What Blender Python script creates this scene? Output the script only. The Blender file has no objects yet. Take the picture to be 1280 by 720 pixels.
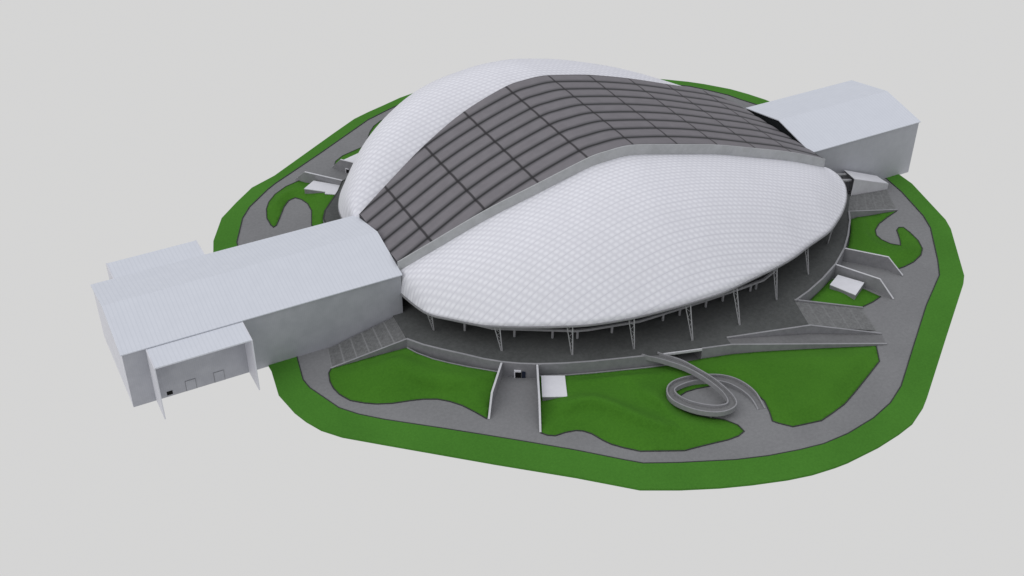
import bpy, bmesh, math, random
from mathutils import Vector, Matrix
from mathutils.geometry import delaunay_2d_cdt
random.seed(4)
SC = bpy.context.scene
COL = SC.collection

# ------------------------------------------------------------------ materials
def mat(name):
    m = bpy.data.materials.new(name); m.use_nodes = True
    nt = m.node_tree; b = nt.nodes['Principled BSDF']
    return m, nt, b
def N(nt, t, **kw):
    n = nt.nodes.new(t)
    for k, v in kw.items(): setattr(n, k, v)
    return n
def math_(nt, op, a, b=None, c=None, clamp=False):
    n = N(nt, 'ShaderNodeMath', operation=op); n.use_clamp = clamp
    for i, v in enumerate((a, b, c)):
        if v is None: continue
        if isinstance(v, (int, float)): n.inputs[i].default_value = v
        else: nt.links.new(v, n.inputs[i])
    return n.outputs[0]
def mixc(nt, f, a, b):
    n = N(nt, 'ShaderNodeMix', data_type='RGBA')
    for s, v in ((n.inputs[0], f), (n.inputs[6], a), (n.inputs[7], b)):
        if isinstance(v, (int, float)): s.default_value = v
        elif isinstance(v, tuple): s.default_value = (*v, 1)
        else: nt.links.new(v, s)
    return n.outputs[2]
def obj_xyz(nt):
    tc = N(nt, 'ShaderNodeTexCoord'); sp = N(nt, 'ShaderNodeSeparateXYZ')
    nt.links.new(tc.outputs['Object'], sp.inputs[0])
    return tc.outputs['Object'], sp.outputs
def noise(nt, vec, scale, detail=4, rough=.6):
    n = N(nt, 'ShaderNodeTexNoise'); n.inputs['Scale'].default_value = scale
    n.inputs['Detail'].default_value = detail; n.inputs['Roughness'].default_value = rough
    nt.links.new(vec, n.inputs['Vector']); return n.outputs[0]
def smooth(nt, v, a, b):
    n = N(nt, 'ShaderNodeMapRange', interpolation_type='SMOOTHSTEP')
    n.inputs[1].default_value = a; n.inputs[2].default_value = b
    nt.links.new(v, n.inputs[0]); return n.outputs[0]
def bump(nt, b, h, strength, dist):
    n = N(nt, 'ShaderNodeBump'); n.inputs['Strength'].default_value = strength
    n.inputs['Distance'].default_value = dist
    nt.links.new(h, n.inputs['Height']); nt.links.new(n.outputs[0], b.inputs['Normal'])

def speckled(name, c0, c1, s1=.9, s2=.05, rough=.9, bs=.25):
    m, nt, b = mat(name); v, xyz = obj_xyz(nt)
    n1 = noise(nt, v, s1, 6, .75); n2 = noise(nt, v, s2, 3, .5)
    f = math_(nt, 'ADD', math_(nt, 'MULTIPLY', smooth(nt, n1, .3, .7), .6), math_(nt, 'MULTIPLY', smooth(nt, n2, .3, .7), .4))
    nt.links.new(mixc(nt, f, c0, c1), b.inputs['Base Color'])
    b.inputs['Roughness'].default_value = rough; b.inputs['Specular IOR Level'].default_value = .2
    bump(nt, b, n1, bs, .12)
    return m
M = {}
M['paving'] = speckled('path_concrete', (.190, .191, .196), (.248, .249, .255))
M['terrace'] = speckled('terrace_gravel', (.072, .075, .074), (.120, .125, .123))
M['grass'] = speckled('lawn_grass', (.050, .172, .018), (.070, .228, .026), 1.4, .04, .95, .35)
M['grass_dark'] = speckled('mown_grass', (.043, .150, .011), (.065, .208, .017), 1.4, .05, .95, .35)
M['edge_shade'] = speckled('dark_edge_shade', (.035, .04, .035), (.06, .065, .06))  # dark colour standing in for the crease shade along edges
M['wall'] = speckled('cast_concrete', (.22, .22, .232), (.30, .30, .315), .5, .08, .8, .08)
M['cap_grey'] = speckled('grey_coping', (.27, .27, .283), (.35, .35, .365), .5, .1, .7, .05)
M['cap'] = speckled('pale_coping', (.56, .56, .58), (.66, .66, .69), .5, .1, .7, .05)
M['fascia'] = speckled('fascia_panel', (.40, .41, .415), (.50, .51, .52), .35, .12, .6, .06)
M['steel'] = speckled('painted_steel', (.34, .34, .352), (.43, .43, .445), .6, .2, .5, .03)
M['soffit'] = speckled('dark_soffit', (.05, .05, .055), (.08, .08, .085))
M['glass_gap_shade'] = speckled('glazing_gap_shade', (.018, .02, .022), (.03, .033, .036), .4, .1, .25, .02)  # arena glazing; also the painted gap shade on the halls' inner ends
M['white'] = speckled('white_membrane', (.70, .70, .74), (.78, .78, .82), .3, .08, .6, .03)
M['black'] = speckled('black_opening', (.006, .006, .006), (.01, .01, .01))
M['frame_grey'] = speckled('grey_frame', (.16, .16, .17), (.2, .2, .21))
M['navy'] = speckled('navy_panel', (.016, .022, .042), (.024, .031, .056), .5, .2, .4, .02)
M['parapet'] = speckled('ramp_parapet', (.25, .25, .26), (.33, .33, .345), .6, .1, .8, .06)
M['ramp'] = speckled('ramp_concrete', (.15, .15, .153), (.21, .21, .214), 1.1, .1)

def corrugated(name, axis, c0, c1, pitch, groove, lf=.3):
    m, nt, b = mat(name); v, xyz = obj_xyz(nt)
    a = math_(nt, 'FRACT', math_(nt, 'DIVIDE', xyz[axis], pitch))
    d = math_(nt, 'ABSOLUTE', math_(nt, 'SUBTRACT', a, .5))
    line = smooth(nt, d, .30, .48)
    nz = noise(nt, v, .22, 5, .65)
    base = mixc(nt, smooth(nt, nz, .3, .7), c0, c1)
    nt.links.new(mixc(nt, math_(nt, 'MULTIPLY', line, lf), base, groove), b.inputs['Base Color'])
    b.inputs['Roughness'].default_value = .55; b.inputs['Specular IOR Level'].default_value = .3
    bump(nt, b, d, .12, .12)
    return m
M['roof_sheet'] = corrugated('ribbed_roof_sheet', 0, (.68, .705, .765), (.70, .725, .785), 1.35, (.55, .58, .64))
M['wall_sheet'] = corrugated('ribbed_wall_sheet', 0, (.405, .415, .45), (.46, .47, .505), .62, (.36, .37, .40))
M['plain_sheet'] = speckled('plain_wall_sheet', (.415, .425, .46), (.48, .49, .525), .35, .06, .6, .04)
M['end_sheet_lit'] = corrugated('ribbed_end_sheet_lit', 1, (.69, .70, .75), (.74, .75, .80), .62, (.56, .47, .52))  # light from the left put into the colour, paler than the long walls

def cushions():
    m, nt, b = mat('quilted_membrane'); v, xyz = obj_xyz(nt)
    PX, PY = 2.08, 1.32
    ry = math_(nt, 'DIVIDE', xyz[1], PY)
    row = math_(nt, 'FLOOR', ry); fy = math_(nt, 'SUBTRACT', math_(nt, 'SUBTRACT', ry, row), .5)
    odd = math_(nt, 'FLOORED_MODULO', row, 2.0)
    rx = math_(nt, 'ADD', math_(nt, 'DIVIDE', xyz[0], PX), math_(nt, 'MULTIPLY', odd, .5))
    fx = math_(nt, 'SUBTRACT', math_(nt, 'FRACT', rx), .5)
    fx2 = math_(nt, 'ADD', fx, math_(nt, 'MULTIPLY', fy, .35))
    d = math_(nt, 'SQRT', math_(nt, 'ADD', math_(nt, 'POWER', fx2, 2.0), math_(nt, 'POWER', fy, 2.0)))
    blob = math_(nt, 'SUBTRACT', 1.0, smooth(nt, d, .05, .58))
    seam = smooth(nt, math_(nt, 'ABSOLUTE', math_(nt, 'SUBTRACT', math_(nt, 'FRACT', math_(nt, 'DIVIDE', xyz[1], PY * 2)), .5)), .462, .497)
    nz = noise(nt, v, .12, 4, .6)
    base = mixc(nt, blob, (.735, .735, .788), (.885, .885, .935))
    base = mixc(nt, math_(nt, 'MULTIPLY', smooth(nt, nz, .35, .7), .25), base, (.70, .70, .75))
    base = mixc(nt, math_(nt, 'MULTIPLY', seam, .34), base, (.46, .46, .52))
    nt.links.new(base, b.inputs['Base Color'])
    b.inputs['Roughness'].default_value = .5; b.inputs['Specular IOR Level'].default_value = .3
    bump(nt, b, blob, .03, .1)
    return m
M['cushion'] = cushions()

XK = [-71.8 + 17.33 * k for k in range(9)]
def dark_roof():
    m, nt, b = mat('dark_roof_panels'); v, xyz = obj_xyz(nt)
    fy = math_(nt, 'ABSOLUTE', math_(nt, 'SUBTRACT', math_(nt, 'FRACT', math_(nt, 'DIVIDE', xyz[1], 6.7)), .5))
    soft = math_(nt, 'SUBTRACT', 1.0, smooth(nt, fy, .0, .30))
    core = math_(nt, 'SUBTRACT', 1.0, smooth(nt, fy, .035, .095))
    rx = math_(nt, 'DIVIDE', math_(nt, 'ADD', xyz[0], 71.8), 17.33)
    fx = math_(nt, 'ABSOLUTE', math_(nt, 'SUBTRACT', math_(nt, 'FRACT', math_(nt, 'ADD', rx, .5)), .5))
    tl = math_(nt, 'SUBTRACT', 1.0, smooth(nt, fx, .009, .034))
    nz = noise(nt, v, .25, 5, .6)
    base = mixc(nt, smooth(nt, nz, .3, .7), (.185, .174, .187), (.205, .193, .207))
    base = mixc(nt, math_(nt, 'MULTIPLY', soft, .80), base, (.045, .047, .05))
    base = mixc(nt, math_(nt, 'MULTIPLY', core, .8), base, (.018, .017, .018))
    base = mixc(nt, math_(nt, 'MULTIPLY', tl, .85), base, (.02, .018, .02))
    nt.links.new(base, b.inputs['Base Color'])
    b.inputs['Roughness'].default_value = .6; b.inputs['Specular IOR Level'].default_value = .25
    bump(nt, b, nz, .1, .1)
    return m
M['dark_roof'] = dark_roof()

def treads(name, amount):
    # stair flights: pale nosings and paler landings; coordinate is the mesh's own run length (UV)
    m, nt, b = mat(name); v, xyz = obj_xyz(nt)
    uv = N(nt, 'ShaderNodeUVMap'); sp = N(nt, 'ShaderNodeSeparateXYZ'); nt.links.new(uv.outputs[0], sp.inputs[0])
    a = math_(nt, 'FRACT', sp.outputs[0])
    land = smooth(nt, a, .84, .88)
    nz = noise(nt, v, .9, 5, .7)
    base = mixc(nt, smooth(nt, nz, .3, .7), (.135, .137, .137), (.20, .203, .203))
    base = mixc(nt, math_(nt, 'MULTIPLY', land, amount), base, (.28, .282, .285))
    nt.links.new(base, b.inputs['Base Color']); b.inputs['Roughness'].default_value = .9
    return m
M['treads'] = treads('stair_treads', .60)
M['treads_plain'] = treads('plain_stair_treads', .22)

# ------------------------------------------------------------------ object helpers
def tag(o, label=None, cat=None, group=None, kind=None):
    if label: o['label'] = label
    if cat: o['category'] = cat
    if group: o['group'] = group
    if kind or cat: o['kind'] = kind or 'thing'
    return o
def empty(name, loc=(0, 0, 0)):
    o = bpy.data.objects.new(name, None); COL.objects.link(o); o.location = loc
    o.empty_display_size = 2; return o
def link(name, bm, mats, parent=None, smooth_=False, recalc=True):
    if recalc: bmesh.ops.recalc_face_normals(bm, faces=bm.faces)
    me = bpy.data.meshes.new(name); bm.to_mesh(me); bm.free()
    for m in (mats if isinstance(mats, (list, tuple)) else [mats]): me.materials.append(m)
    if smooth_:
        for p in me.polygons: p.use_smooth = True
    o = bpy.data.objects.new(name, me); COL.objects.link(o)
    if parent:
        o.parent = parent
        root = Vector((0, 0, 0)); q = parent
        while q: root += q.location; q = q.parent
        o.location = -root        # meshes are written in site coordinates
    return o
def box(bm, x0, x1, y0, y1, z0, z1, mi=0):
    vs = [bm.verts.new(p) for p in ((x0,y0,z0),(x1,y0,z0),(x1,y1,z0),(x0,y1,z0),(x0,y0,z1),(x1,y0,z1),(x1,y1,z1),(x0,y1,z1))]
    for f in ((0,3,2,1),(4,5,6,7),(0,1,5,4),(1,2,6,5),(2,3,7,6),(3,0,4,7)):
        bm.faces.new([vs[i] for i in f]).material_index = mi
def prism(bm, pts, z0, z1, mi=0):
    n = len(pts)
    zf = lambda z, i: z[i] if isinstance(z, (list, tuple)) else z
    a = [bm.verts.new((p[0], p[1], zf(z0, i))) for i, p in enumerate(pts)]
    b = [bm.verts.new((p[0], p[1], zf(z1, i))) for i, p in enumerate(pts)]
    fs = [bm.faces.new(a[::-1]), bm.faces.new(b)]
    for i in range(n): fs.append(bm.faces.new((a[i], a[(i+1) % n], b[(i+1) % n], b[i])))
    for f in fs: f.material_index = mi
    return fs
def rod(bm, a, b, r, seg=8, r2=None):
    a, b = Vector(a), Vector(b); d = (b - a)
    L = d.length; q = d.to_track_quat('Z', 'Y').to_matrix().to_4x4()
    bmesh.ops.create_cone(bm, cap_ends=True, segments=seg, radius1=r, radius2=(r if r2 is None else r2), depth=L,
                          matrix=Matrix.Translation((a + b) / 2) @ q)
def offsets(pts, closed=False):
    out = []; n = len(pts)
    P = [Vector(p[:2]) for p in pts]
    for i in range(n):
        ds = []
        if i > 0 or closed: ds.append((P[i] - P[i-1]).normalized())
        if i < n-1 or closed: ds.append((P[(i+1) % n] - P[i]).normalized())
        ns = [Vector((-d.y, d.x)) for d in ds]
        s = ns[0] if len(ns) == 1 else (ns[0] + ns[1])
        if s.length < 1e-5: s = ns[0]
        s.normalize(); k = 1 / max(.45, s.dot(ns[0])); out.append(s * k)
    return out
def ribbon(bm, pts, zb, zt, o0, o1, closed=False, mi=0):
    """solid strip following pts, from offset o0 to o1 sideways, z from zb to zt (scalars or lists)"""
    n = len(pts); off = offsets(pts, closed); R = []
    g = lambda z, i: z[i] if isinstance(z, (list, tuple)) else z
    for i in range(n):
        p = Vector(pts[i][:2]); a = p + off[i] * o0; b = p + off[i] * o1
        R.append([bm.verts.new((a.x, a.y, g(zb, i))), bm.verts.new((b.x, b.y, g(zb, i))),
                  bm.verts.new((b.x, b.y, g(zt, i))), bm.verts.new((a.x, a.y, g(zt, i)))])
    for i in range(n if closed else n-1):
        A, B = R[i], R[(i+1) % n]
        for k in range(4): bm.faces.new((A[k], A[(k+1) % 4], B[(k+1) % 4], B[k])).material_index = mi
    if not closed:
        bm.faces.new(R[0]).material_index = mi; bm.faces.new(R[-1][::-1]).material_index = mi
def catmull(pts, sub=4):
    P = [Vector(p) for p in pts]; out = []
    for i in range(len(P) - 1):
        p0 = P[max(i-1, 0)]; p1 = P[i]; p2 = P[i+1]; p3 = P[min(i+2, len(P)-1)]
        for k in range(sub):
            t = k / sub
            out.append(.5 * ((2*p1) + (p2-p0)*t + (2*p0-5*p1+4*p2-p3)*t*t + (3*p1-p0-3*p2+p3)*t**3))
    out.append(P[-1]); return out
def interp(tab, x):
    if x <= tab[0][0]: return tab[0][1]
    for (a, b), (c, d) in zip(tab, tab[1:]):
        if x <= c: return b + (d - b) * (x - a) / (c - a)
    return tab[-1][1]
def smooth_tab(tab, n=8):
    c = catmull([(a, b, 0) for a, b in tab], n); return [(p.x, p.y) for p in c]
def inside(p, poly):
    x, y = p; r = False; n = len(poly)
    for i in range(n):
        x1, y1 = poly[i][:2]; x2, y2 = poly[(i+1) % n][:2]
        if (y1 > y) != (y2 > y) and x < (x2-x1)*(y-y1)/(y2-y1)+x1: r = not r
    return r
def densify(poly, step, closed=True):
    out = []; n = len(poly)
    for i in range(n if closed else n-1):
        a = Vector(poly[i]); b = Vector(poly[(i+1) % n]); k = max(1, round((b-a).length/step))
        for j in range(k): out.append(a.lerp(b, j/k))
    if not closed: out.append(Vector(poly[-1]))
    return out
def terrain(bm, poly, step=2.0, lift=0., bumps=(), raise_=0., skirt=2.6, scarps=()):
    """a rolling patch: the outline keeps its own heights, the inside blends them and swells"""
    B = [Vector((p[0], p[1], p[2])) for p in densify([(*q[:2], q[2] if len(q) > 2 else 0) for q in poly], step)]
    pts = [Vector((p.x, p.y)) for p in B]; n = len(pts)
    xs = [p.x for p in pts]; ys = [p.y for p in pts]
    y = min(ys)
    while y < max(ys):
        x = min(xs)
        while x < max(xs):
            q = Vector((x + random.uniform(-.3, .3)*step, y + random.uniform(-.3, .3)*step))
            if inside(q, B) and min((q-p).length for p in pts[:n]) > step*.7: pts.append(q)
            x += step
        y += step
    vs, es, fs, *_ = delaunay_2d_cdt(pts, [(i, (i+1) % n) for i in range(n)], [], 1, 1e-4)
    V = []
    for v in vs:
        ws = 0; z = 0; dm = 1e9
        for b in B:
            d = math.hypot(v.x-b.x, v.y-b.y); dm = min(dm, d); w = 1/(d*d+.02)**1.5; ws += w; z += w*b.z
        z /= ws
        t = min(1, dm/7.); t = t*t*(3-2*t); z += raise_*t
        for (bx, by, h, r) in bumps: z += h*t*math.exp(-((v.x-bx)**2+(v.y-by)**2)/(r*r))
        for line, h, back, front in scarps:      # a bank: gentle behind the crest line, steep in front of it
            best = (1e9, 0, 0, 0); n_ = len(line)-1
            for i in range(n_):
                ax, ay = line[i]; bx, by = line[i+1]; ex, ey = bx-ax, by-ay; L2 = ex*ex+ey*ey
                u = max(0, min(1, ((v.x-ax)*ex+(v.y-ay)*ey)/L2)); px, py = ax+u*ex, ay+u*ey
                d = math.hypot(v.x-px, v.y-py)
                if d < best[0]: best = (d, (ex*(v.y-ay)-ey*(v.x-ax)), (i+u)/n_, 0)
            d, sd, a, _ = best; w = math.sin(math.pi*min(1, max(0, .08+.84*a)))**.6
            z += t*h*w*math.exp(-(d/(back if sd > 0 else front))**2)
        V.append(bm.verts.new((v.x, v.y, max(z, .0)+lift)))
    for f in fs: bm.faces.new([V[i] for i in f])
    # skirt down into the ground
    bd = [e for e in bm.edges if e.is_boundary]
    r = bmesh.ops.extrude_edge_only(bm, edges=bd)
    for v in r['geom']:
        if isinstance(v, bmesh.types.BMVert): v.co.z -= skirt
def kerb(name, line, parent, mat_, closed=False, w=.34, h=.22, side=0., z0=-.3):
    bm = bmesh.new(); L = densify([(*p[:2], p[2] if len(p) > 2 else 0) for p in line], 2.5, closed)
    ribbon(bm, L, [p.z + z0 for p in L], [p.z + h for p in L], side - w/2, side + w/2, closed)
    return link(name, bm, mat_, parent)

# ------------------------------------------------------------------ the ground of the site
ring_out = [(-130.3,-22.5),(-132.1,-34.8),(-130.5,-45.1),(-128.8,-50.5),(-126.1,-56.3),(-121.6,-62.0),(-111.8,-70.8),(-86.2,-93.5),(-68.4,-108.8),(-54.7,-121.5),(-44.7,-126.7),(-34.2,-131.3),(-25.3,-134.5),(-15.0,-137.6),(-7.4,-139.2),(.3,-139.9),(4.9,-140.0),(17.1,-139.1),(26.5,-137.5),(33.3,-135.8),(41.3,-131.7),(45.8,-128.6),(72.7,-108.5),(99.6,-88.5),(103.4,-85.0),(121.0,-60.0),(123.9,-54.2),(131.1,-28.1),(131.6,-18),
  (131,10),(129,38),(123.8,57.0),(120.3,65.0),(116.2,72.6),(108.6,82.2),(103.5,87.5),(96.3,93.6),(82,105),(62,119),(40,129),(16,135),(-7.3,135.3),(-18.8,132.8),(-29.1,129.1),(-36.5,126.6),(-44.1,123.5),(-55.2,116.4),(-90.1,93.3),(-100.9,88.5),(-109.4,80.8),(-117.9,72.3),(-125.2,58.4),(-128.0,49.1),(-131,20),(-130.6,0)]
ring_in = [(-120.8,-19.9),(-123.0,-31.9),(-122.5,-36.5),(-117.8,-49.6),(-113.6,-55.1),(-107.7,-60.8),(-92.3,-73.7),(-77.4,-86.5),(-62.9,-99.3),(-52.5,-109.3),(-48.3,-113.1),(-38.7,-117.8),(-23.5,-124.3),(-14.2,-127.3),(-4.3,-129.5),(3.6,-130.7),(12.9,-130.5),(24.4,-128.6),(33.6,-125.6),(42.0,-121.0),(60,-107),(79.1,-92.2),(96.0,-80.6),(102.2,-73.1),(114.9,-55.8),(118.4,-48.2),(123.2,-30.9),(125.3,-17.1),
  (124.5,10),(122.5,38),(117.2,56.1),(114.4,61.9),(111.9,68.4),(106.7,76.4),(101.6,83.5),(90,93),(75,104),(58,114.5),(38,122.5),(16,128.5),(-6,130.3),(-18.9,128.1),(-28.8,124.4),(-39.2,120.1),(-67.7,102.0),(-83.8,92.2),(-91.3,87.7),(-95.6,84.6),(-106.1,75.2),(-110.9,68.7),(-117.8,53.8),(-122,30),(-122.5,5)]
bm = bmesh.new(); prism(bm, ring_in, -.5, 0)
tag(link('plaza', bm, M['paving']), 'grey concrete path and plaza encircling the arena', 'plaza', kind='structure')
bm = bmesh.new()
n1, n2 = len(ring_out), len(ring_in)
P2 = [Vector(p) for p in ring_out + ring_in]
vs, es, fs, *_ = delaunay_2d_cdt(P2, [(i, (i+1) % n1) for i in range(n1)] + [(n1+i, n1+(i+1) % n2) for i in range(n2)], [], 0, 1e-4)
V = [bm.verts.new((v.x, v.y, .18)) for v in vs]
for f in fs:
    c = sum((vs[i] for i in f), Vector((0, 0)))/len(f)
    if inside(c, ring_out) and not inside(c, ring_in): bm.faces.new([V[i] for i in f])
r = bmesh.ops.extrude_edge_only(bm, edges=[e for e in bm.edges if e.is_boundary])
for v in r['geom']:
    if isinstance(v, bmesh.types.BMVert): v.co.z = -.6
ringo = tag(link('lawn_belt', bm, M['grass']), 'wide belt of bright green grass round the outside of the site', 'lawn', kind='structure')
kerb('edge_shade', [(*p, 0) for p in ring_in], ringo, M['edge_shade'], True, .36, .24)

def lawn(label, path_edge, wall_edge=(), bumps=(), raise_=.5, step=2., lift=.12, scarps=()):
    bm = bmesh.new(); poly = [(*p[:2], p[2] if len(p) > 2 else 0) for p in list(path_edge) + list(wall_edge)]
    terrain(bm, poly, step, lift, bumps, raise_, scarps=scarps)
    o = tag(link('lawn', bm, M['grass_dark'], smooth_=True), label, 'lawn', kind='structure')
    kerb('edge_shade', path_edge, o, M['edge_shade'], False, .30, .24)  # added dark strip that draws the shade of the lawn's edge crease
    return o
lawnA = [(-113.1,-30.6),(-114.7,-32.5),(-115.8,-36.4),(-116.0,-40.1),(-115.4,-43.8),(-113.5,-48.0),(-110.1,-51.1),(-106.9,-53.3),(-102.6,-55.2),(-97.1,-56.6),(-93.3,-57.8),(-89.4,-59.8),(-86.5,-62.5),(-83.9,-66.0),(-81.8,-70.4),(-79.9,-75.0)]
lawnA_top = [(-76.2,-69.9,.9),(-68.2, -59.4, 2.6), (-71.9, -56.2, 2.7), (-75.5, -53.3, 2.9), (-79.9, -49.0, 3.0), (-83.7, -44.9, 3.1), (-87.1, -39.7, 3.1), (-88.9, -35.8, 3.2),(-100,-32.6,1.2)]
la = lawn('rolling lawn left of the front entry, beside the broad stairs', lawnA, lawnA_top, [(-98,-44,1.2,7)], 1.0, 1.1, scarps=[([(-95.8,-43.0),(-93.5,-49.0),(-89.5,-54.5),(-84.4,-57.8),(-78.3,-60.5)][::-1], 2.0, 1.2, 6.0)])
kerb('wall_kerb', lawnA_top[1:8], la, M['wall'], False, .4, .28, 0.1, -1.5)
lawnBC = [(-68.5,-87.8),(-67.2,-89.8),(-65.2,-91.1),(-61.9,-91.2),(-58.6,-91.9),(-56.8,-93.1),(-55.1,-95.4),(-53.7,-99.3),(-52.3,-102.0),(-49.8,-105.0),(-46.4,-108.4),(-40.8,-111.2),(-34.7,-114.2),(-28.4,-115.0),(-20.4,-116.3),(-16.7,-116.3),(-14.1,-115.4),(-14.1,-112.3),(-16.2,-108.5),(-20.2,-105.1),(-23.2,-101.9),(-24.9,-98.1),(-24.4,-94.7),(-21.4,-92.8),(-19.2,-92.3),(-15.7,-92.5),(-11.3,-93.4),(-5.6,-94.4),(-2.2,-97.6),(-.5,-102.5),(-.3,-107.0),(-2.0,-111.8),(-3.8,-115.6),(-2.7,-117.3),(.1,-120.5),(4.8,-121.4),(9.5,-122.3),(15.3,-121.0),(20.9,-119.5),(28.0,-116.3),(36.3,-112.3),(44.4,-108.3),(48.9,-101.6)]
lawnBC_top = [(40.0,-98.2,.3),(31.3,-95.1,.8),(19.6,-90.9,1.3),(12.5,-88.4,1.6),(3.0,-85.4,1.9),(-6.0,-82.7,1.6),(-17.9,-80.1,1.4),(-24.5,-78.2,1.4),(-32.7,-75.6,1.5),(-41.2,-72.6,1.4),(-49.5,-69.3,1.2),(-56.9,-65.9,1.2)]
lb = lawn('large hilly lawn around the spiral ramp right of the front entry', lawnBC, lawnBC_top,
     [(20,-106,.8,16),(-61,-83,-1.0,3)], 1.1, 1.0, scarps=[
     ([(-58.2,-84.2),(-55.6,-84.2),(-51.8,-84.9),(-48.8,-86.9),(-45.6,-91.1),(-42.8,-95.8),(-39.2,-101.3),(-35.5,-104.8)], 3.3, 4.2, 1.25),
     ([(-62.2,-77.5),(-59.5,-81),(-57.4,-82.0)], 1.0, 2.0, 1.2),
     ([(-33.6,-86.5),(-32.4,-91.6),(-31.0,-96.1),(-30.6,-101.3)][::-1], 2.2, 1.1, 6.0),
     ([(-50,-73.2),(-44,-76.4),(-38,-78.6),(-30,-81.8),(-24,-83.5)], 1.2, 3.0, 1.0)])
kerb('wall_kerb', lawnBC_top[6:], lb, M['wall'], False, .5, .3, -.1)
lawnD = [(59.1,-82.9,0),(64.2,-82.3,0),(68.8,-81.1,0)]
lawn('small triangular lawn with a white roof box, between the right stairs and a wall', lawnD, [(62.0,-66.2,1.0),(58.5,-66.4,1.0),(50.0,-70.4,1.1),(42.8,-73.8,1.3),(50.3,-78.6,.8)], [(58,-76,.9,6)], 0, 1.6)
lawnE = [(111.8,-40.9),(105.4,-42.8),(99.8,-44.8),(95.6,-47.5),(93.5,-50.5),(93.2,-53.7),(94.3,-57.3),(96.8,-59.8),(98.6,-57.5),(100.4,-54.8),(102.6,-51.2),(104.6,-50.1),(106.1,-50.9),(105.9,-54.8),(104.8,-60.3),(102.4,-65.1),(99.0,-68.0),(93.5,-70.2),(88.8,-70.9),(84.2,-71.0)]
lawn('hook shaped lawn beyond the right entry walls', lawnE, [(72.7,-57.3,1.8),(79,-52,2),(85.8,-45,2),(89.8,-40.0,2.1),(93.4,-39.8,2),(98.4,-40.0,1.2),(105.8,-40.4,.6)], [(97,-64,1.5,4)], .6, 1.2, scarps=[([(94.5,-40.5),(92.0,-45.5),(90.5,-51),(90.5,-57)], 1.3, 1.2, 5.0)])
lawnF = [(-89.4,52.5),(-86.0,61.8),(-85.6,67.3),(-86.7,71.4),(-88.4,73.6),(-91.3,72.7),(-94.3,69.3),(-98.6,62.1),(-101.2,58.0),(-102.6,57.3),(-103.0,59.2),(-102.8,64.5),(-100.9,70.7),(-98.5,75.2),(-94.5,79.6),(-88.8,83.3),(-82.3,85.3)]
lawn('claw shaped lawn behind the left hall, beside a white roof box', [(-91,36.5),(-90.6,44)] + lawnF, [(-72.0,68.6,2),(-75.0,64.4,2.6),(-83.9,53.4,2.6),(-86.6,47.6,2.4),(-87.4,36.5,2.2)], [(-97,72,2.0,4),(-92,77,1.6,4)], .8, 1.3)
lawnG = [(-66.8,88.6),(-64.3,93.0),(-60.2,95.9),(-54.8,97.6),(-50.5,98.9),(-47.0,102.3),(-42.8,109.3),(-39.2,113.7),(-34.7,116.8),(-29.2,118.8),(-14,120.5),(5,119)]
lawn('far lawn half hidden behind the back white shell', lawnG, [(14,108,0),(10,90,1.5),(-20,87,1.8),(-42,84,2),(-58.2,77.6,1.6)], [(-45,92,.8,8)], .6, 2.5)

# ------------------------------------------------------------------ the raised terrace, its stairs and ramps
POD_F = [(-87.9,-33.8),(-84.4,-39.1),(-79.8,-44.3),(-75.1,-49.3),(-70.6,-54.3),(-66.1,-58.4),(-61.6,-61.6),(-57.0,-64.3),(-49.2,-67.9),(-40.9,-71.1),(-32.4,-73.9),(-24.2,-76.6)]
POD_M = [(-17.9,-78.5),(-6.6,-81.6),(3.0,-84.2)]
POD_D = [(36.0,-74.5),(43.0,-72.4),(52.2,-68.7),(61.9,-63.8)]
POD_G = [(61.9,-63.8),(71.3,-57.3)]
POD_E = [(71.3,-57.3),(77.9,-51.4),(85.1,-43.9),(89.0,-38.7)]
POD_B = [(89,40),(78,51.5),(62,64),(36,77),(10,85),(-20,85),(-42,82),(-58.2,75.6),(-70.3,68.5),(-74,62.9),(-83.5,51.8),(-86.1,46.6),(-86.8,36),(-87,20)]
outline = [(-87.0,-19.8)] + POD_F + POD_M + [(3.7,-80.8),(31.5,-88.3)] + POD_D + POD_G[1:] + POD_E[1:] + [(97.6,-29.6),(100,0),(97,29)] + POD_B
bm = bmesh.new(); prism(bm, outline, 3.9, 5.0)
tag(link('terrace', bm, M['terrace']), 'dark grey raised terrace under the arena', 'terrace', kind='structure')

def wall(name, label, cat, line, zb, zt, th=.5, cap=.16, group=None, side=0., capw=.06, cm='cap_grey'):
    """retaining wall with a pale coping"""
    root = empty(name, (line[0][0], line[0][1], 0)); tag(root, label, cat, group)
    L = densify([(*p[:2], 0) for p in line], 1e9, False)
    g = lambda z: list(z) if isinstance(z, (list, tuple)) else [z]*len(line)
    bm = bmesh.new(); ribbon(bm, line, g(zb), g(zt), side-th/2, side+th/2); link('wall_face', bm, M['wall'], root)
    bm = bmesh.new(); ribbon(bm, line, [z+.003 for z in g(zt)], [z+cap for z in g(zt)], side-th/2-capw, side+th/2+capw); link('coping', bm, M[cm], root)
    return root
w1 = wall('terrace_wall', 'long curved terrace wall along the front, from the broad stairs to the spiral ramp', 'retaining wall', POD_F + [(-23.6,-76.8),(-17.9,-78.5)], -.2, [5.35]*12 + [4.1,4.1], .55, side=-.3)
wall('terrace_wall', 'short terrace wall beside the dark undercroft, right of the spiral ramp', 'retaining wall', [(-6.6,-81.6),(3.0,-84.2),(28,-93.25),(52.7,-102.2)], [-.2,-.2,-.2,-.3], [5.35,5.25,2.75,.2], .5, side=-.27)
bm = bmesh.new(); ribbon(bm, [(-19,-78.1),(-6.6,-81.6)], 4.6, 5.35, -.55, -.05); l1 = link('lintel', bm, M['cap'])
tag(l1, 'pale concrete lintel over the dark undercroft opening next to the spiral ramp', 'lintel')
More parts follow.
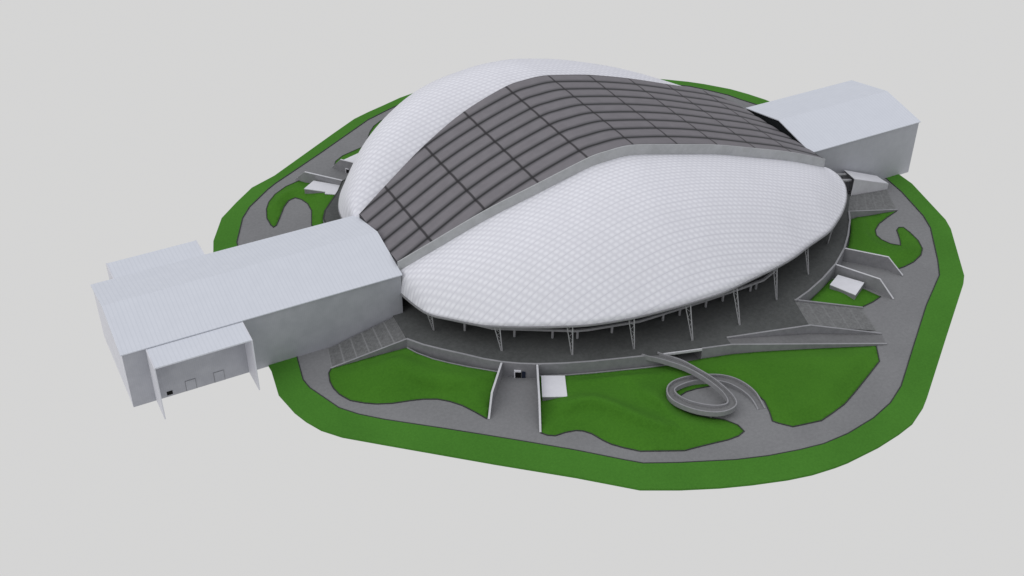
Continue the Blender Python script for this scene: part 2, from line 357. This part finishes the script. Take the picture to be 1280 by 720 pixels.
bm = bmesh.new(); ribbon(bm, [(-26,-75.4),(-24.5,-72),(-6,-74.5),(-5.8,-81)], -.1, 3.9, -.2, .2)
tag(link('undercroft_wall', bm, M['wall']), 'shadowed inner wall of the undercroft beside the spiral ramp', 'wall')
wall('terrace_wall', 'terrace wall behind the small triangular lawn', 'retaining wall', POD_D, -.2, 5.35, .5, side=-.28)
wall('terrace_wall', 'short terrace wall closing the right entry between its two tall walls', 'retaining wall', POD_G, -.2, 5.3, .5, side=-.28)
wall('terrace_wall', 'terrace wall above the hook shaped lawn on the right', 'retaining wall', POD_E, -.2, 5.3, .5, side=-.28)
wall('terrace_wall', 'rear terrace wall above the claw shaped lawn', 'retaining wall', POD_B, -.2, 4.98, .5, .04, side=-.28, cm='edge_shade')
# entry walls
EW = 'free-standing entry walls'
wall('entry_wall', 'left of the two sloping walls flanking the front entry', 'wall', [(-66.7,-58.9),(-75.8,-70.2),(-79.5,-75.4)], -.2, [5.3,5.2,.15], .5, .12, EW, cm='cap')
wall('entry_wall', 'right of the two sloping walls flanking the front entry, next to a white roof box', 'wall', [(-57.2,-64.9),(-64.5,-79.7),(-68.5,-87.8)], -.2, [5.3,5.2,.15], .5, .12, EW, cm='cap')
wall('entry_wall', 'far wall of the right entry, along the hook shaped lawn', 'wall', [(71.5,-57.6),(81.7,-69.0),(84.2,-75.0)], -.2, [5.3,5.2,.15], .5, .12, EW, cm='cap')
wall('entry_wall', 'near wall of the right entry, next to the white box on the triangular lawn', 'wall', [(62.1,-64.2),(69.9,-78.1),(71.6,-84.3)], -.2, [5.3,5.2,.15], .5, .12, EW, cm='cap')
wall('entry_wall', 'rear entry wall behind the white box on the claw shaped lawn', 'wall', [(-70.3,69.0),(-80.9,82.1),(-83.2,87.0)], -.2, [5.3,5.2,.15], .5, .12, EW, cm='cap')
wall('entry_wall', 'rear entry wall half hidden by the back shell, a small white doorway by it', 'wall', [(-58.3,76.0),(-64.9,84.8),(-67.0,89.2)], -.2, [5.3,5.2,.15], .5, .12, EW, cm='cap')

def flight(label, a0, a1, b0, b1, z, steps, landings, tm='treads_plain', cat='stairs'):
    """stairs from the top line a0-a1 at height z down to the ground line b0-b1"""
    bm = bmesh.new(); uvl = bm.loops.layers.uv.new('UVMap')
    a0, a1, b0, b1 = (Vector(p) for p in (a0, a1, b0, b1)); prev = None
    for k in range(steps):
        t0, t1 = k/steps, (k+1)/steps; h = z*(1-(k+1)/steps) + .05
        q = [a0.lerp(b0, t0), a1.lerp(b1, t0), a1.lerp(b1, t1), a0.lerp(b0, t1)]
        fs = prism(bm, q, -.15, h)
        for f in fs:
            for l in f.loops: l[uvl].uv = ((t0+t1)/2*landings, .5)
    return tag(link('stairs', bm, M[tm], recalc=True), label, cat)
flight('broad grey stairs along the left hall, climbing to the terrace', (-87,-20.7), (-88.0,-33.5), (-110.8,-20.7), (-113.1,-30.3), 4.9, 48, 6, 'treads')
flight('grey stairs fanning down to the right between two low slanting walls', (35.9,-74.8), (31.6,-88.0), (58.6,-83.4), (54.8,-95.2), 4.9, 40, 5)
flight('grey stairs beside the low white wedge at the far right', (97.4,-29.9), (89.1,-38.4), (119.5,-26.8), (112.6,-39.8), 4.9, 40, 5)
LW = 'slanting stair side walls'
wall('stair_wall', 'slanting side wall of the broad left stairs, above the rolling lawn', 'wall', [(-87.9,-33.85),(-113.3,-30.35)], -.2, [5.35,.15], .45, .14, LW, side=.2)
wall('stair_wall', 'slanting stair wall along the triangular lawn', 'wall', [(36.0,-74.5),(58.9,-83.5)], -.2, [5.35,.2], .45, .14, LW, side=.2)
wall('stair_wall', 'long wedge shaped wall between the right stairs and the straight ramp', 'wall', [(3.7,-80.8),(31.5,-88.3),(54.8,-97.4)], [3.8,.5,-.2], [5.3,5.6,.15], .5, .16, LW, side=0)
wall('stair_wall', 'slanting stair wall with the hook shaped lawn on its near side', 'wall', [(89.0,-38.7),(112.8,-40.2)], -.2, [5.35,.15], .45, .14, LW, side=-.2)
bm = bmesh.new(); prism(bm, [(3.2,-84.0),(52.7,-101.9),(54.7,-97.7),(31.4,-88.8),(3.6,-81.0)], [3.9,-.3,-.3,1.8,3.9], [5.0,.03,.03,2.45,5.0])
tag(link('ramp_path', bm, M['ramp']), 'straight grey ramp between the wedge wall and the front lawn', 'ramp', kind='structure')

# ------------------------------------------------------------------ spiral ramp
spA = [(-25.6,-75.9,5.8),(-24.2,-77.7,5.8),(-21.2,-80.6,5.5),(-16.8,-86.2,5.0),(-14.5,-90.9,4.7),(-12.9,-96.4,4.3),(-12.3,-101.1,4.0),(-13.0,-104.7,3.8),(-14.4,-105.7,3.7),(-17.2,-104.8,3.4),(-19.9,-102.5,3.2),(-22.6,-99.0,2.9),(-24.0,-95.2,2.6),(-23.8,-92.5,2.4),(-22.0,-91.3,2.3),(-18.2,-90.8,2.0),(-14.3,-91.2,1.8),(-9.9,-93.0,1.4),(-6.6,-95.7,1.2),(-5.1,-98.3,1.0),(-4.1,-101.5,.7),(-3.8,-105.6,.5),(-4.6,-109.3,.3)]
spB = [(-20.2,-77.3,5.8),(-18.5,-79.4,5.8),(-15.3,-83.2,5.5),(-13.1,-88.8,5.2),(-11.2,-94.1,4.9),(-10.3,-99.6,4.6),(-10.2,-104.0,4.3),(-11.0,-107.4,4.1),(-12.9,-108.9,4.0),(-15.4,-109.2,3.9),(-19.1,-107.7,3.6),(-23.4,-104.0,3.3),(-26.5,-98.6,3.0),(-27.6,-94.0,2.7),(-26.3,-90.5,2.5),(-23.5,-88.6,2.3),(-19.1,-87.7,2.1),(-15.1,-88.2,1.9),(-11.8,-89.0,1.7),(-6.6,-91.1,1.4),(-3.7,-93.3,1.2),(-1.7,-96.8,.9),(-.6,-101.3,.7),(-1.0,-105.5,.4),(-2.1,-109.9,.3)]
def resample(P, n):
    P = catmull(P, 6); d = [0]
    for a, b in zip(P, P[1:]): d.append(d[-1] + (b-a).length)
    out = []; j = 0
    for k in range(n):
        t = d[-1]*k/(n-1)
        while j < len(d)-2 and d[j+1] < t: j += 1
        out.append(P[j].lerp(P[j+1], (t-d[j])/max(1e-6, d[j+1]-d[j])))
    return out
# pair the two edges: walk A, take the matching parameter on B
RN = 120
ra = resample(spA, RN); rb0 = resample(spB, RN*6)
rb = []; j = 0
for i, p in enumerate(ra):
    lo, hi = max(j, int(RN*6*(i/RN-.06))), min(RN*6-1, int(RN*6*(i/RN+.06))+1)
    lo = min(lo, hi)
    j = min(range(lo, hi+1), key=lambda k: (rb0[k].xy-p.xy).length_squared + .002*(k/6-i)**2); rb.append(rb0[j].copy())
for _ in range(6):
    rb = [rb[0]] + [(rb[i-1]+rb[i]*2+rb[i+1])/4 for i in range(1, RN-1)] + [rb[-1]]
deckz = [max(.06, 5.006*(1 - min(1, (i/(RN-1))/.97))) for i in range(RN)]
spiral = empty('spiral_ramp', (-15,-96,0)); tag(spiral, 'looping grey spiral ramp descending from the terrace to the path', 'ramp')
bm = bmesh.new(); rows = []
for i in range(RN):
    z = deckz[i]; a, b = ra[i], rb[i]; zb = max(-.2, z-.75)
    rows.append([bm.verts.new(p) for p in ((a.x,a.y,z),(b.x,b.y,z),(b.x,b.y,zb),(a.x,a.y,zb))])
for A, B in zip(rows, rows[1:]):
    for k in range(4): bm.faces.new((A[k], A[(k+1) % 4], B[(k+1) % 4], B[k]))
bm.faces.new(rows[0]); bm.faces.new(rows[-1][::-1]); link('deck', bm, M['ramp'], spiral)
for R_, sgn in ((ra, 1), (rb, -1)):
    bm = bmesh.new(); R2 = []
    for i in range(RN):
        o = (rb[i]-ra[i]); o.z = 0; o.normalize(); o *= .38*(1 if sgn > 0 else -1)
        z = deckz[i]; h = .85*min(1, (RN-1-i)/10+.15); p = R_[i]; zb = max(-.2, z-.85)
        q = p + o; e = p - o*.15
        R2.append([bm.verts.new(v) for v in ((e.x,e.y,zb),(q.x,q.y,zb),(q.x,q.y,z+h),(e.x,e.y,z+h))])
    for A, B in zip(R2, R2[1:]):
        for k in range(4): bm.faces.new((A[k], A[(k+1) % 4], B[(k+1) % 4], B[k]))
    bm.faces.new(R2[0]); bm.faces.new(R2[-1][::-1]); link('parapet', bm, M['parapet'], spiral)
for i in (40, 54):
    bm = bmesh.new(); c = (ra[i]+rb[i])/2; rod(bm, (c.x, c.y, 0), (c.x, c.y, deckz[i]-.7), .5, 12); link('pier', bm, M['wall'], spiral)

# ------------------------------------------------------------------ the arena
arena = empty('arena', (0,0,5))
tag(arena, 'large arena with a dark arched roof band between two bulging white quilted shells', 'arena')
ZT = smooth_tab([(-84.2,22.4),(-71.8,29.4),(-54.5,38.9),(-37.5,46.1),(-20.3,51.5),(-12.5,52.4),(-6,52.5),(0,51.6),(14.9,48.2),(31.9,43.3),(49.6,37.1),(66.8,30.8),(85,22.4)], 5)
WN = smooth_tab([(-84.2,16.2),(-71.8,19.6),(-54.5,24.0),(-37.5,27.6),(-20.3,29.0),(-2,29.3),(14.9,30.0),(31.9,29.2),(49.6,28.6),(66.8,28.0),(85,26.3)], 5)
WF = smooth_tab([(-84.2,16.0),(-71.8,19.6),(-54.5,24.0),(-37.5,27.6),(-20.3,29.0),(-2,29.3),(14.9,30.0),(31.9,29.2),(49.6,28.6),(66.8,28.0),(76,25.6),(85,22.0)], 5)
zt = lambda x: interp(ZT, x); wn = lambda x: interp(WN, x); wf = lambda x: interp(WF, x)
FH = 3.9
def xe(x, y): return x - max(0, min(1, (x-62)/23))*max(0, y+26)*.13      # the right end of the band is cut on a slant
xs = [-82.9 + i*(167.7/96) for i in range(97)]
bm = bmesh.new()
NY = 85
rows2 = []
for x in xs:
    a, b = -wn(x), wf(x); r = []
    for j in range(NY):
        y = a+(b-a)*j/(NY-1); t = abs((y/6.7) % 1 - .5)*2   # 0 at a joint, 1 at mid panel
        r.append(bm.verts.new((xe(x, y), y, zt(xe(x, y)) - .25*(1-t)**2.2)))
    rows2.append(r)
for A, B in zip(rows2, rows2[1:]):
    for j in range(NY-1): bm.faces.new((A[j], A[j+1], B[j+1], B[j]))
link('roof_band', bm, M['dark_roof'], arena, smooth_=True)
for w, sg, nm in ((wn, -1, 'near'), (wf, 1, 'far')):
    bm = bmesh.new(); R2 = []
    for x in xs:
        y = sg*w(x); z = zt(xe(x, y))
        X = xe(x, y); tz = .10 if sg < 0 else -.35
        R2.append([bm.verts.new(v) for v in ((X, y+sg*.35, z-FH), (X, y-sg*.6, z-FH), (X, y-sg*.02, z+tz), (X, y+sg*.35, z+tz))])
    for A, B in zip(R2, R2[1:]):
        for k in range(4): bm.faces.new((A[k], A[(k+1) % 4], B[(k+1) % 4], B[k]))
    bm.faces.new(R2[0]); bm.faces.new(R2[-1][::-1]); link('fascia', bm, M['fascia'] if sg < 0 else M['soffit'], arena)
bm = bmesh.new(); R2 = []
for x in xs: R2.append([bm.verts.new((x, -wn(x)+.5, zt(x)-FH+.1)), bm.verts.new((xe(x, wf(x)), wf(x)-.5, zt(xe(x, wf(x)))-FH+.1))])
for A, B in zip(R2, R2[1:]): bm.faces.new((A[0], A[1], B[1], B[0]))
x = xs[-1]; e = [bm.verts.new(v) for v in ((x,-wn(x)+.5,zt(x)-FH+.1),(xe(x,wf(x)),wf(x)-.5,zt(x)-FH+.1),(xe(x,wf(x)),wf(x)-.5,zt(x)-.6),(x,-wn(x)+.5,zt(x)-.6))]; bm.faces.new(e)
x = xs[0]; bm.faces.new([bm.verts.new(v) for v in ((x,-wn(x)+.1,zt(x)-FH+.1),(x,wf(x)-.1,zt(x)-FH+.1),(x,wf(x)-.1,zt(x)-.35),(x,-wn(x)+.1,zt(x)-.35))])
link('band_soffit', bm, M['soffit'], arena)

RIM_N = [(-84,-18,13),(-82,-29,13),(-80,-35,13.2),(-76,-40,13.5),(-69,-48,14),(-63.5,-52.5,14.5),(-56.5,-57.5,15.2),(-48,-63,16.2),(-38.5,-67.3,16.6),(-25.5,-71.0,17.3),(-12,-73.5,18.4),(-5,-74.3,18.8),(5,-74.3,18.8),(13,-73.2,18.7),(22,-71.5,18.4),(31,-69.5,17.8),(40.5,-66.5,17),(50,-62.3,16),(62.5,-57.5,15),(70,-53,14.6),(77,-48,14.4),(83.5,-42,14.7),(87.6,-36,15.7),(88.6,-30.5,17),(87.0,-27.5,18.2)]
RIM_F = [(-84.5,17,14.5),(-85,26,14.5),(-84.5,33,14.5),(-82.5,39.5,14.5),(-78.5,47,14.8),(-71.5,56,15.2),(-64,63,16),(-56,69,16.5),(-46,74.5,17),(-34,78.5,17.6),(-20,81,18.2),(-5,82,18.6),(10,80.5,18.6),(24,76.5,18),(38,70.5,17.2),(52,63,16.2),(64,55,15.4),(74,46.5,14.6),(82,37.5,14.6),(86,30,15.5),(86.8,24.5,17),(85.5,21,18.4)]
def shell(rim, w, sg, btab, name):
    R = resample(rim, 121); L = len(R); S = 30
    bt = smooth_tab(btab, 4)
    # top edge runs under the fascia, from end to end
    xa, xb = R[0].x, R[-1].x
    bm = bmesh.new(); rows = []
    xt0, xt1 = -83.6, 84.6
    for i, p in enumerate(R):
        # the section over a rim point starts from the band at a matching x
        t = i/(L-1)
        x = min(max(p.x, xt0), xt1)
        k = .5-.5*math.cos(math.pi*t); xt = xt0+(xt1-xt0)*k
        x = x*.75 + xt*.25
        A = Vector((x, sg*(w(x)-.1), zt(x)-FH+.35))
        D = (p-A); b = interp(bt, x); r = []
        for j in range(S):
            s = j/(S-1); q = A + D*s
            q.z += b*(math.sin(math.pi*s)*(1-.15*s)) * min(1, D.xy.length/22)
            r.append(bm.verts.new(q))
        rows.append(r)
    for A, B in zip(rows, rows[1:]):
        for j in range(S-1): bm.faces.new((A[j], A[j+1], B[j+1], B[j]))
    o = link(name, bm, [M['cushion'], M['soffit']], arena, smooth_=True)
    # make the outside face up
    me = o.data
    if sum(f.normal.z for f in me.polygons) < 0: me.flip_normals()
    md = o.modifiers.new('thickness', 'SOLIDIFY'); md.thickness = .7; md.offset = -1; md.material_offset = 1; md.material_offset_rim = 0
    bm = bmesh.new(); R2 = resample(rim, 90)
    ribbon(bm, R2, [p.z-.62 for p in R2], [p.z-.12 for p in R2], -.3, .16)
    link('rim_gutter', bm, M['wall'], o)
    return o
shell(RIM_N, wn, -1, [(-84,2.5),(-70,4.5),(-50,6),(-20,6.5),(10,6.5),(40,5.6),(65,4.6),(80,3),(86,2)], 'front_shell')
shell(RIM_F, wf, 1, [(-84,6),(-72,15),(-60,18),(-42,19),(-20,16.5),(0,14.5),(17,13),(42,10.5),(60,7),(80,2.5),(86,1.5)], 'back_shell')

# truss columns under the front rim
bases = [(-78.3,-33.5),(-63.5,-53.2),(-44.6,-65.3),(-25.6,-71.7),(-6.6,-76.7),(11.8,-76.9),(31.1,-71.2),(50.2,-64.1),(68.7,-51.9)]
RR = resample(RIM_N, 400)
for bx, by in bases:
    k = min(range(400), key=lambda i: (RR[i].x-bx)**2*3+(RR[i].y-by)**2)
    tp = RR[k]; t0 = Vector((tp.x-.2, tp.y+.5, tp.z-.5))
    tan = (RR[min(k+3, 399)]-RR[max(k-3, 0)]).normalized()
    t1 = t0 - tan*1.7; t1.z = interp([(r_.x, r_.z) for r_ in RR[:330]], t1.x)-.5 if t1.x < 80 else t0.z
    t1.y += .25
    b0 = Vector((bx, by, 5.0)); b1 = b0 - tan*.35
    bm = bmesh.new(); rod(bm, b0, t0, .20, 10); rod(bm, b1, t1, .14, 8)
    o = link('truss_column', bm, M['steel'], arena)
    bm = bmesh.new(); nseg = 7
    for i in range(nseg):
        s0, s1 = .12+.88*i/nseg, .12+.88*(i+1)/nseg
        a = b0.lerp(t0, s0) if i % 2 else b1.lerp(t1, s0); c = b1.lerp(t1, s1) if i % 2 else b0.lerp(t0, s1)
        rod(bm, a, c, .06, 6)
    rod(bm, t0, t1, .13, 6)
    link('bracing', bm, M['steel'], o)
# low mezzanine beam on stub columns
BEAM = [(-80,-22),(-73.3,-33.6),(-63,-45.4),(-40,-58.8),(-36,-60.2),(-19,-64),(-9.5,-64.2),(8,-64.4),(21,-64.2),(31,-63.7),(37,-61.4),(52,-53),(66,-43),(78,-30)]
bm = bmesh.new(); ribbon(bm, BEAM, 7.9, 8.7, 0, .7); link('ring_beam', bm, M['steel'], arena)
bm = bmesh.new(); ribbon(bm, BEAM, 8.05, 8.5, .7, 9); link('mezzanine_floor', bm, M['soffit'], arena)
for (x, y) in [(-69.4,-38.6),(-56.6,-48.9),(-46.0,-55.1),(-39.0,-59.0),(-27.6,-61.6),(-9.3,-63.7),(-2.8,-63.8),(7.5,-64.0),(14.5,-63.8),(26.2,-63.4),(28.6,-63.3),(48,-54.6)]:
    bm = bmesh.new(); rod(bm, (x, y+.5, 5.0), (x, y+.5, 7.95), .42, 14); link('stub_column', bm, M['steel'], arena)
bm = bmesh.new(); IW = [(p[0]*.97, p[1]*.80) for p in BEAM]
ribbon(bm, IW, 5.0, 13.4, -.2, .2); link('glazed_wall', bm, M['glass_gap_shade'], arena)
bm = bmesh.new(); IWb = [(-80,20),(-62,46),(-36,60),(0,64),(36,56),(66,38),(78,20)]
ribbon(bm, IWb, 5.0, 13.4, -.2, .2); link('glazed_wall', bm, M['glass_gap_shade'], arena)

# ------------------------------------------------------------------ the two halls
def hall(label, x0, x1, ze, dz, inner_end):
    h = empty('annex_hall', ((x0+x1)/2, 0, 0)); tag(h, label, 'hall')
    y = 20.0
    bm = bmesh.new(); mi = 0
    def quad(ps, mi=0):
        f = bm.faces.new([bm.verts.new(p) for p in ps]); f.material_index = mi
    quad([(x0,-y,-.3),(x1,-y,-.3),(x1,-y,ze),(x0,-y,ze)]); quad([(x0,y,-.3),(x1,y,-.3),(x1,y,ze),(x0,y,ze)])
    for x in (x0, x1): quad([(x,-y,-.3),(x,y,-.3),(x,y,ze),(x,0,ze+dz-.1),(x,-y,ze)], 2 if (x == x0) == bool(inner_end) else 1)  # inner ends painted dark for the shade in the gap beside the arena
    quad([(x0,-y,-.3),(x1,-y,-.3),(x1,y,-.3),(x0,y,-.3)])
    bmesh.ops.remove_doubles(bm, verts=bm.verts, dist=.001)
    link('wall', bm, [M['plain_sheet' if inner_end else 'wall_sheet'], M['end_sheet_lit'], M['glass_gap_shade']], h)
    bm = bmesh.new(); e = .45; o = .40; T = .35
    prof = [(-y-o, ze), (0, ze+dz), (y+o, ze), (y+o, ze+T), (0, ze+dz+T), (-y-o, ze+T)]
    a = [bm.verts.new((x0-e, p[0], p[1])) for p in prof]; b = [bm.verts.new((x1+e, p[0], p[1])) for p in prof]
    for i in range(6): bm.faces.new((a[i], a[(i+1) % 6], b[(i+1) % 6], b[i]))
    bm.faces.new(a[::-1]); bm.faces.new(b)
    link('roof', bm, M['roof_sheet'], h)
    return h
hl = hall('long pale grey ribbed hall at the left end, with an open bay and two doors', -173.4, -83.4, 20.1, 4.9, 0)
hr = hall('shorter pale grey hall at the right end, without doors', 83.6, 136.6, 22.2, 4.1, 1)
# side bays of the left hall
for sg, x0, x1, d in ((-1, -166.2, -136.6, 29.6), (1, -166.4, -136.4, 31.8)):
    bm = bmesh.new()
    ya, yb = sorted((sg*20.45, sg*d))
    prism(bm, [(x0,sg*20.42),(x1,sg*20.42),(x1,sg*d),(x0,sg*d)], [19.55,19.55,18.9,18.9], [19.98,19.98,19.35,19.35])
    br = link('bay_roof', bm, M['roof_sheet'], hl)
    for x in (x0, x1):
        bm = bmesh.new(); q = .18
        prism(bm, [(x-q,sg*20.03),(x+q,sg*20.03),(x+q,sg*(d+.3)),(x-q,sg*(d+.3))], -.3, [20.02,20.02,19.4,19.4])
        link('bay_side_panel', bm, M['end_sheet_lit'], hl)
    if sg > 0:
        bm = bmesh.new(); box(bm, x0+.2, x1-.2, d-.3, d, -.3, 18.9); link('bay_front_panel', bm, M['wall_sheet'], hl)
for x0, x1 in ((-156.8,-153.7),(-147.8,-144.7)):
    z1 = 3.6
    bm = bmesh.new(); box(bm, x0, x1, -20.10, -20.0, -.25, z1); dr = link('door', bm, M['wall_sheet'], hl)
    bm = bmesh.new()
    box(bm, x0-.09, x0, -20.13, -20.0, -.25, z1+.09); box(bm, x1, x1+.09, -20.13, -20.0, -.25, z1+.09); box(bm, x0, x1, -20.13, -20.0, z1, z1+.09)
    link('door_frame', bm, M['frame_grey'], dr)
bm = bmesh.new(); box(bm, -162.9, -161.1, -20.08, -19.9, .35, 1.75); link('vent', bm, M['black'], hl)

# ------------------------------------------------------------------ white roof boxes
def roofbox(label, pts, z0, z1, group='white flat roof boxes'):
    c = sum((Vector(p[:2]) for p in pts), Vector((0, 0)))/len(pts)
    root = empty('roof_box', (c.x, c.y, 0)); tag(root, label, 'roof box', group)
    bm = bmesh.new(); P = [c.lerp(Vector(p[:2]), .985) for p in pts]; prism(bm, P, z0, z1-.25); link('box_side', bm, M['wall'], root)
    bm = bmesh.new(); prism(bm, pts, z1-.247, z1); link('box_top', bm, M['white'], root)
roofbox('white flat box in the large lawn, against the right wall of the front entry', [(-57.0,-67.2),(-50.4,-70.6),(-54.7,-79.7),(-61.6,-76.3)], 0, 2.6)
roofbox('white box on the small triangular lawn by the right entry wall', [(61.2,-66.9),(66.3,-74.8),(58.7,-79.2),(54.9,-70.3)], 0, 2.9)
roofbox('stepped white box on the claw shaped lawn at the rear', [(-79.0,77.9),(-70.2,68.9),(-75.2,64.2),(-78.6,66.6),(-77.9,67.9),(-84.4,73.8)], 0, 3.0)
roofbox('white box half hidden by the back shell, on the far lawn', [(-63.2,87.6),(-55.4,90.2),(-48,84.5),(-57.0,79.0)], 0, 3.0)

# low white wedge at the far right stairs
wd = empty('wedge_housing', (108,-24,0)); tag(wd, 'low white wedge shaped housing between the right hall and the far stairs', 'housing')
bm = bmesh.new()
bb = [(98.0,-29.4,0),(119.9,-26.6,0),(117.6,-21.9,0),(101.0,-20.6,0)]
tt = [(99.0,-28.9,11.2),(119.9,-26.6,2.2),(117.6,-21.9,3.9),(101.2,-20.6,10.2)]
A = [bm.verts.new(p) for p in bb]; B = [bm.verts.new(p) for p in tt]
for i in (0, 1, 2): bm.faces.new((A[i], A[(i+1) % 4], B[(i+1) % 4], B[i]))
link('housing_side', bm, M['cap'], wd)
bm = bmesh.new(); prism(bm, [p[:2] for p in tt], [p[2]+.003 for p in tt], [p[2]+.25 for p in tt]); link('housing_top', bm, M['white'], wd)
bm = bmesh.new(); rod(bm, (86.5,-23,13.4), (100.4,-22.5,9.6), .55, 12); link('pipe', bm, M['steel'], wd)
bm = bmesh.new(); rod(bm, (87.5,-28.2,13.6), (99.6,-26.6,9.4), .55, 12); link('pipe', bm, M['steel'], wd)

# ------------------------------------------------------------------ doorways in the entries
def doorway(label, p, q, panel=True, k=1.):
    p, q = Vector((*p, 0)), Vector((*q, 0)); d = (q-p).normalized(); n = Vector((d.y, -d.x, 0))
    root = empty('entrance_door', p); tag(root, label, 'doorway')
    p = p + n*.42*k
    def blk(s0, s1, o0, o1, z0, z1):
        bm = bmesh.new(); prism(bm, [(p+d*s+n*o).xy for s, o in ((s0*k,o0*k),(s1*k,o0*k),(s1*k,o1*k),(s0*k,o1*k))], z0*k, z1*k); return bm
    bm = blk(0, .35, -.4, .3, 0, 2.9); bm2 = blk(.35, 2.2, -.4, .3, 2.4, 2.9)
    link('portal', bm, M['white'], root); link('canopy', bm2, M['white'], root)
    link('opening', blk(.35, 2.2, -.2, .12, 0, 2.4), M['black'], root)
    if panel: link('panel', blk(2.5, 3.6, -.2, .1, .05, 2.5), M['navy'], root)
doorway('white framed black doorway with a navy panel in the front entry', (-63.3,-61.0), (-58,-64.2))
doorway('small white doorway on the rear entry wall near the back shell', (-63.6,83.1), (-62.2,81.2), False, .7)

# ------------------------------------------------------------------ light, air, camera
W = bpy.data.worlds.new('World'); SC.world = W; W.use_nodes = True
nt = W.node_tree; bg = nt.nodes['Background']
tc = N(nt, 'ShaderNodeTexCoord'); sp = N(nt, 'ShaderNodeSeparateXYZ'); nt.links.new(tc.outputs['Generated'], sp.inputs[0])
f = smooth(nt, sp.outputs[2], -.02, .06)
up = mixc(nt, math_(nt, 'MULTIPLY', sp.outputs[2], 1.0, clamp=True), (.10, .105, .115), (1.06, 1.07, 1.11))
nt.links.new(mixc(nt, f, (.664, .663, .661), up), bg.inputs['Color'])
bg.inputs['Strength'].default_value = 1.0
L = bpy.data.lights.new('soft_sun', 'SUN'); L.energy = .6; L.angle = math.radians(50); L.color = (1, .985, .96)
lo = bpy.data.objects.new('soft_sun', L); COL.objects.link(lo)
lo.rotation_euler = Vector((1, .12, -.62)).to_track_quat('-Z', 'Y').to_euler()

cam = bpy.data.cameras.new('camera'); co = bpy.data.objects.new('camera', cam); COL.objects.link(co)
cam.sensor_width = 36; cam.lens = 1544.715*36/1280; cam.clip_end = 5000; cam.clip_start = 1
r = Vector((0.88645348,-0.46281272,0.00214909)); u = Vector((0.2678066,0.51672242,0.81318975)); fw = Vector((0.37746504,0.72027934,-0.58199469))
co.matrix_world = Matrix(((r.x,u.x,-fw.x,-203.7657),(r.y,u.y,-fw.y,-327.4237),(r.z,u.z,-fw.z,250.0),(0,0,0,1)))
SC.camera = co
SC.view_settings.view_transform = 'Standard'; SC.view_settings.look = 'None'; SC.view_settings.exposure = 0; SC.view_settings.gamma = 1
SC.view_settings.use_curve_mapping = False
SC.cycles.max_bounces = 6
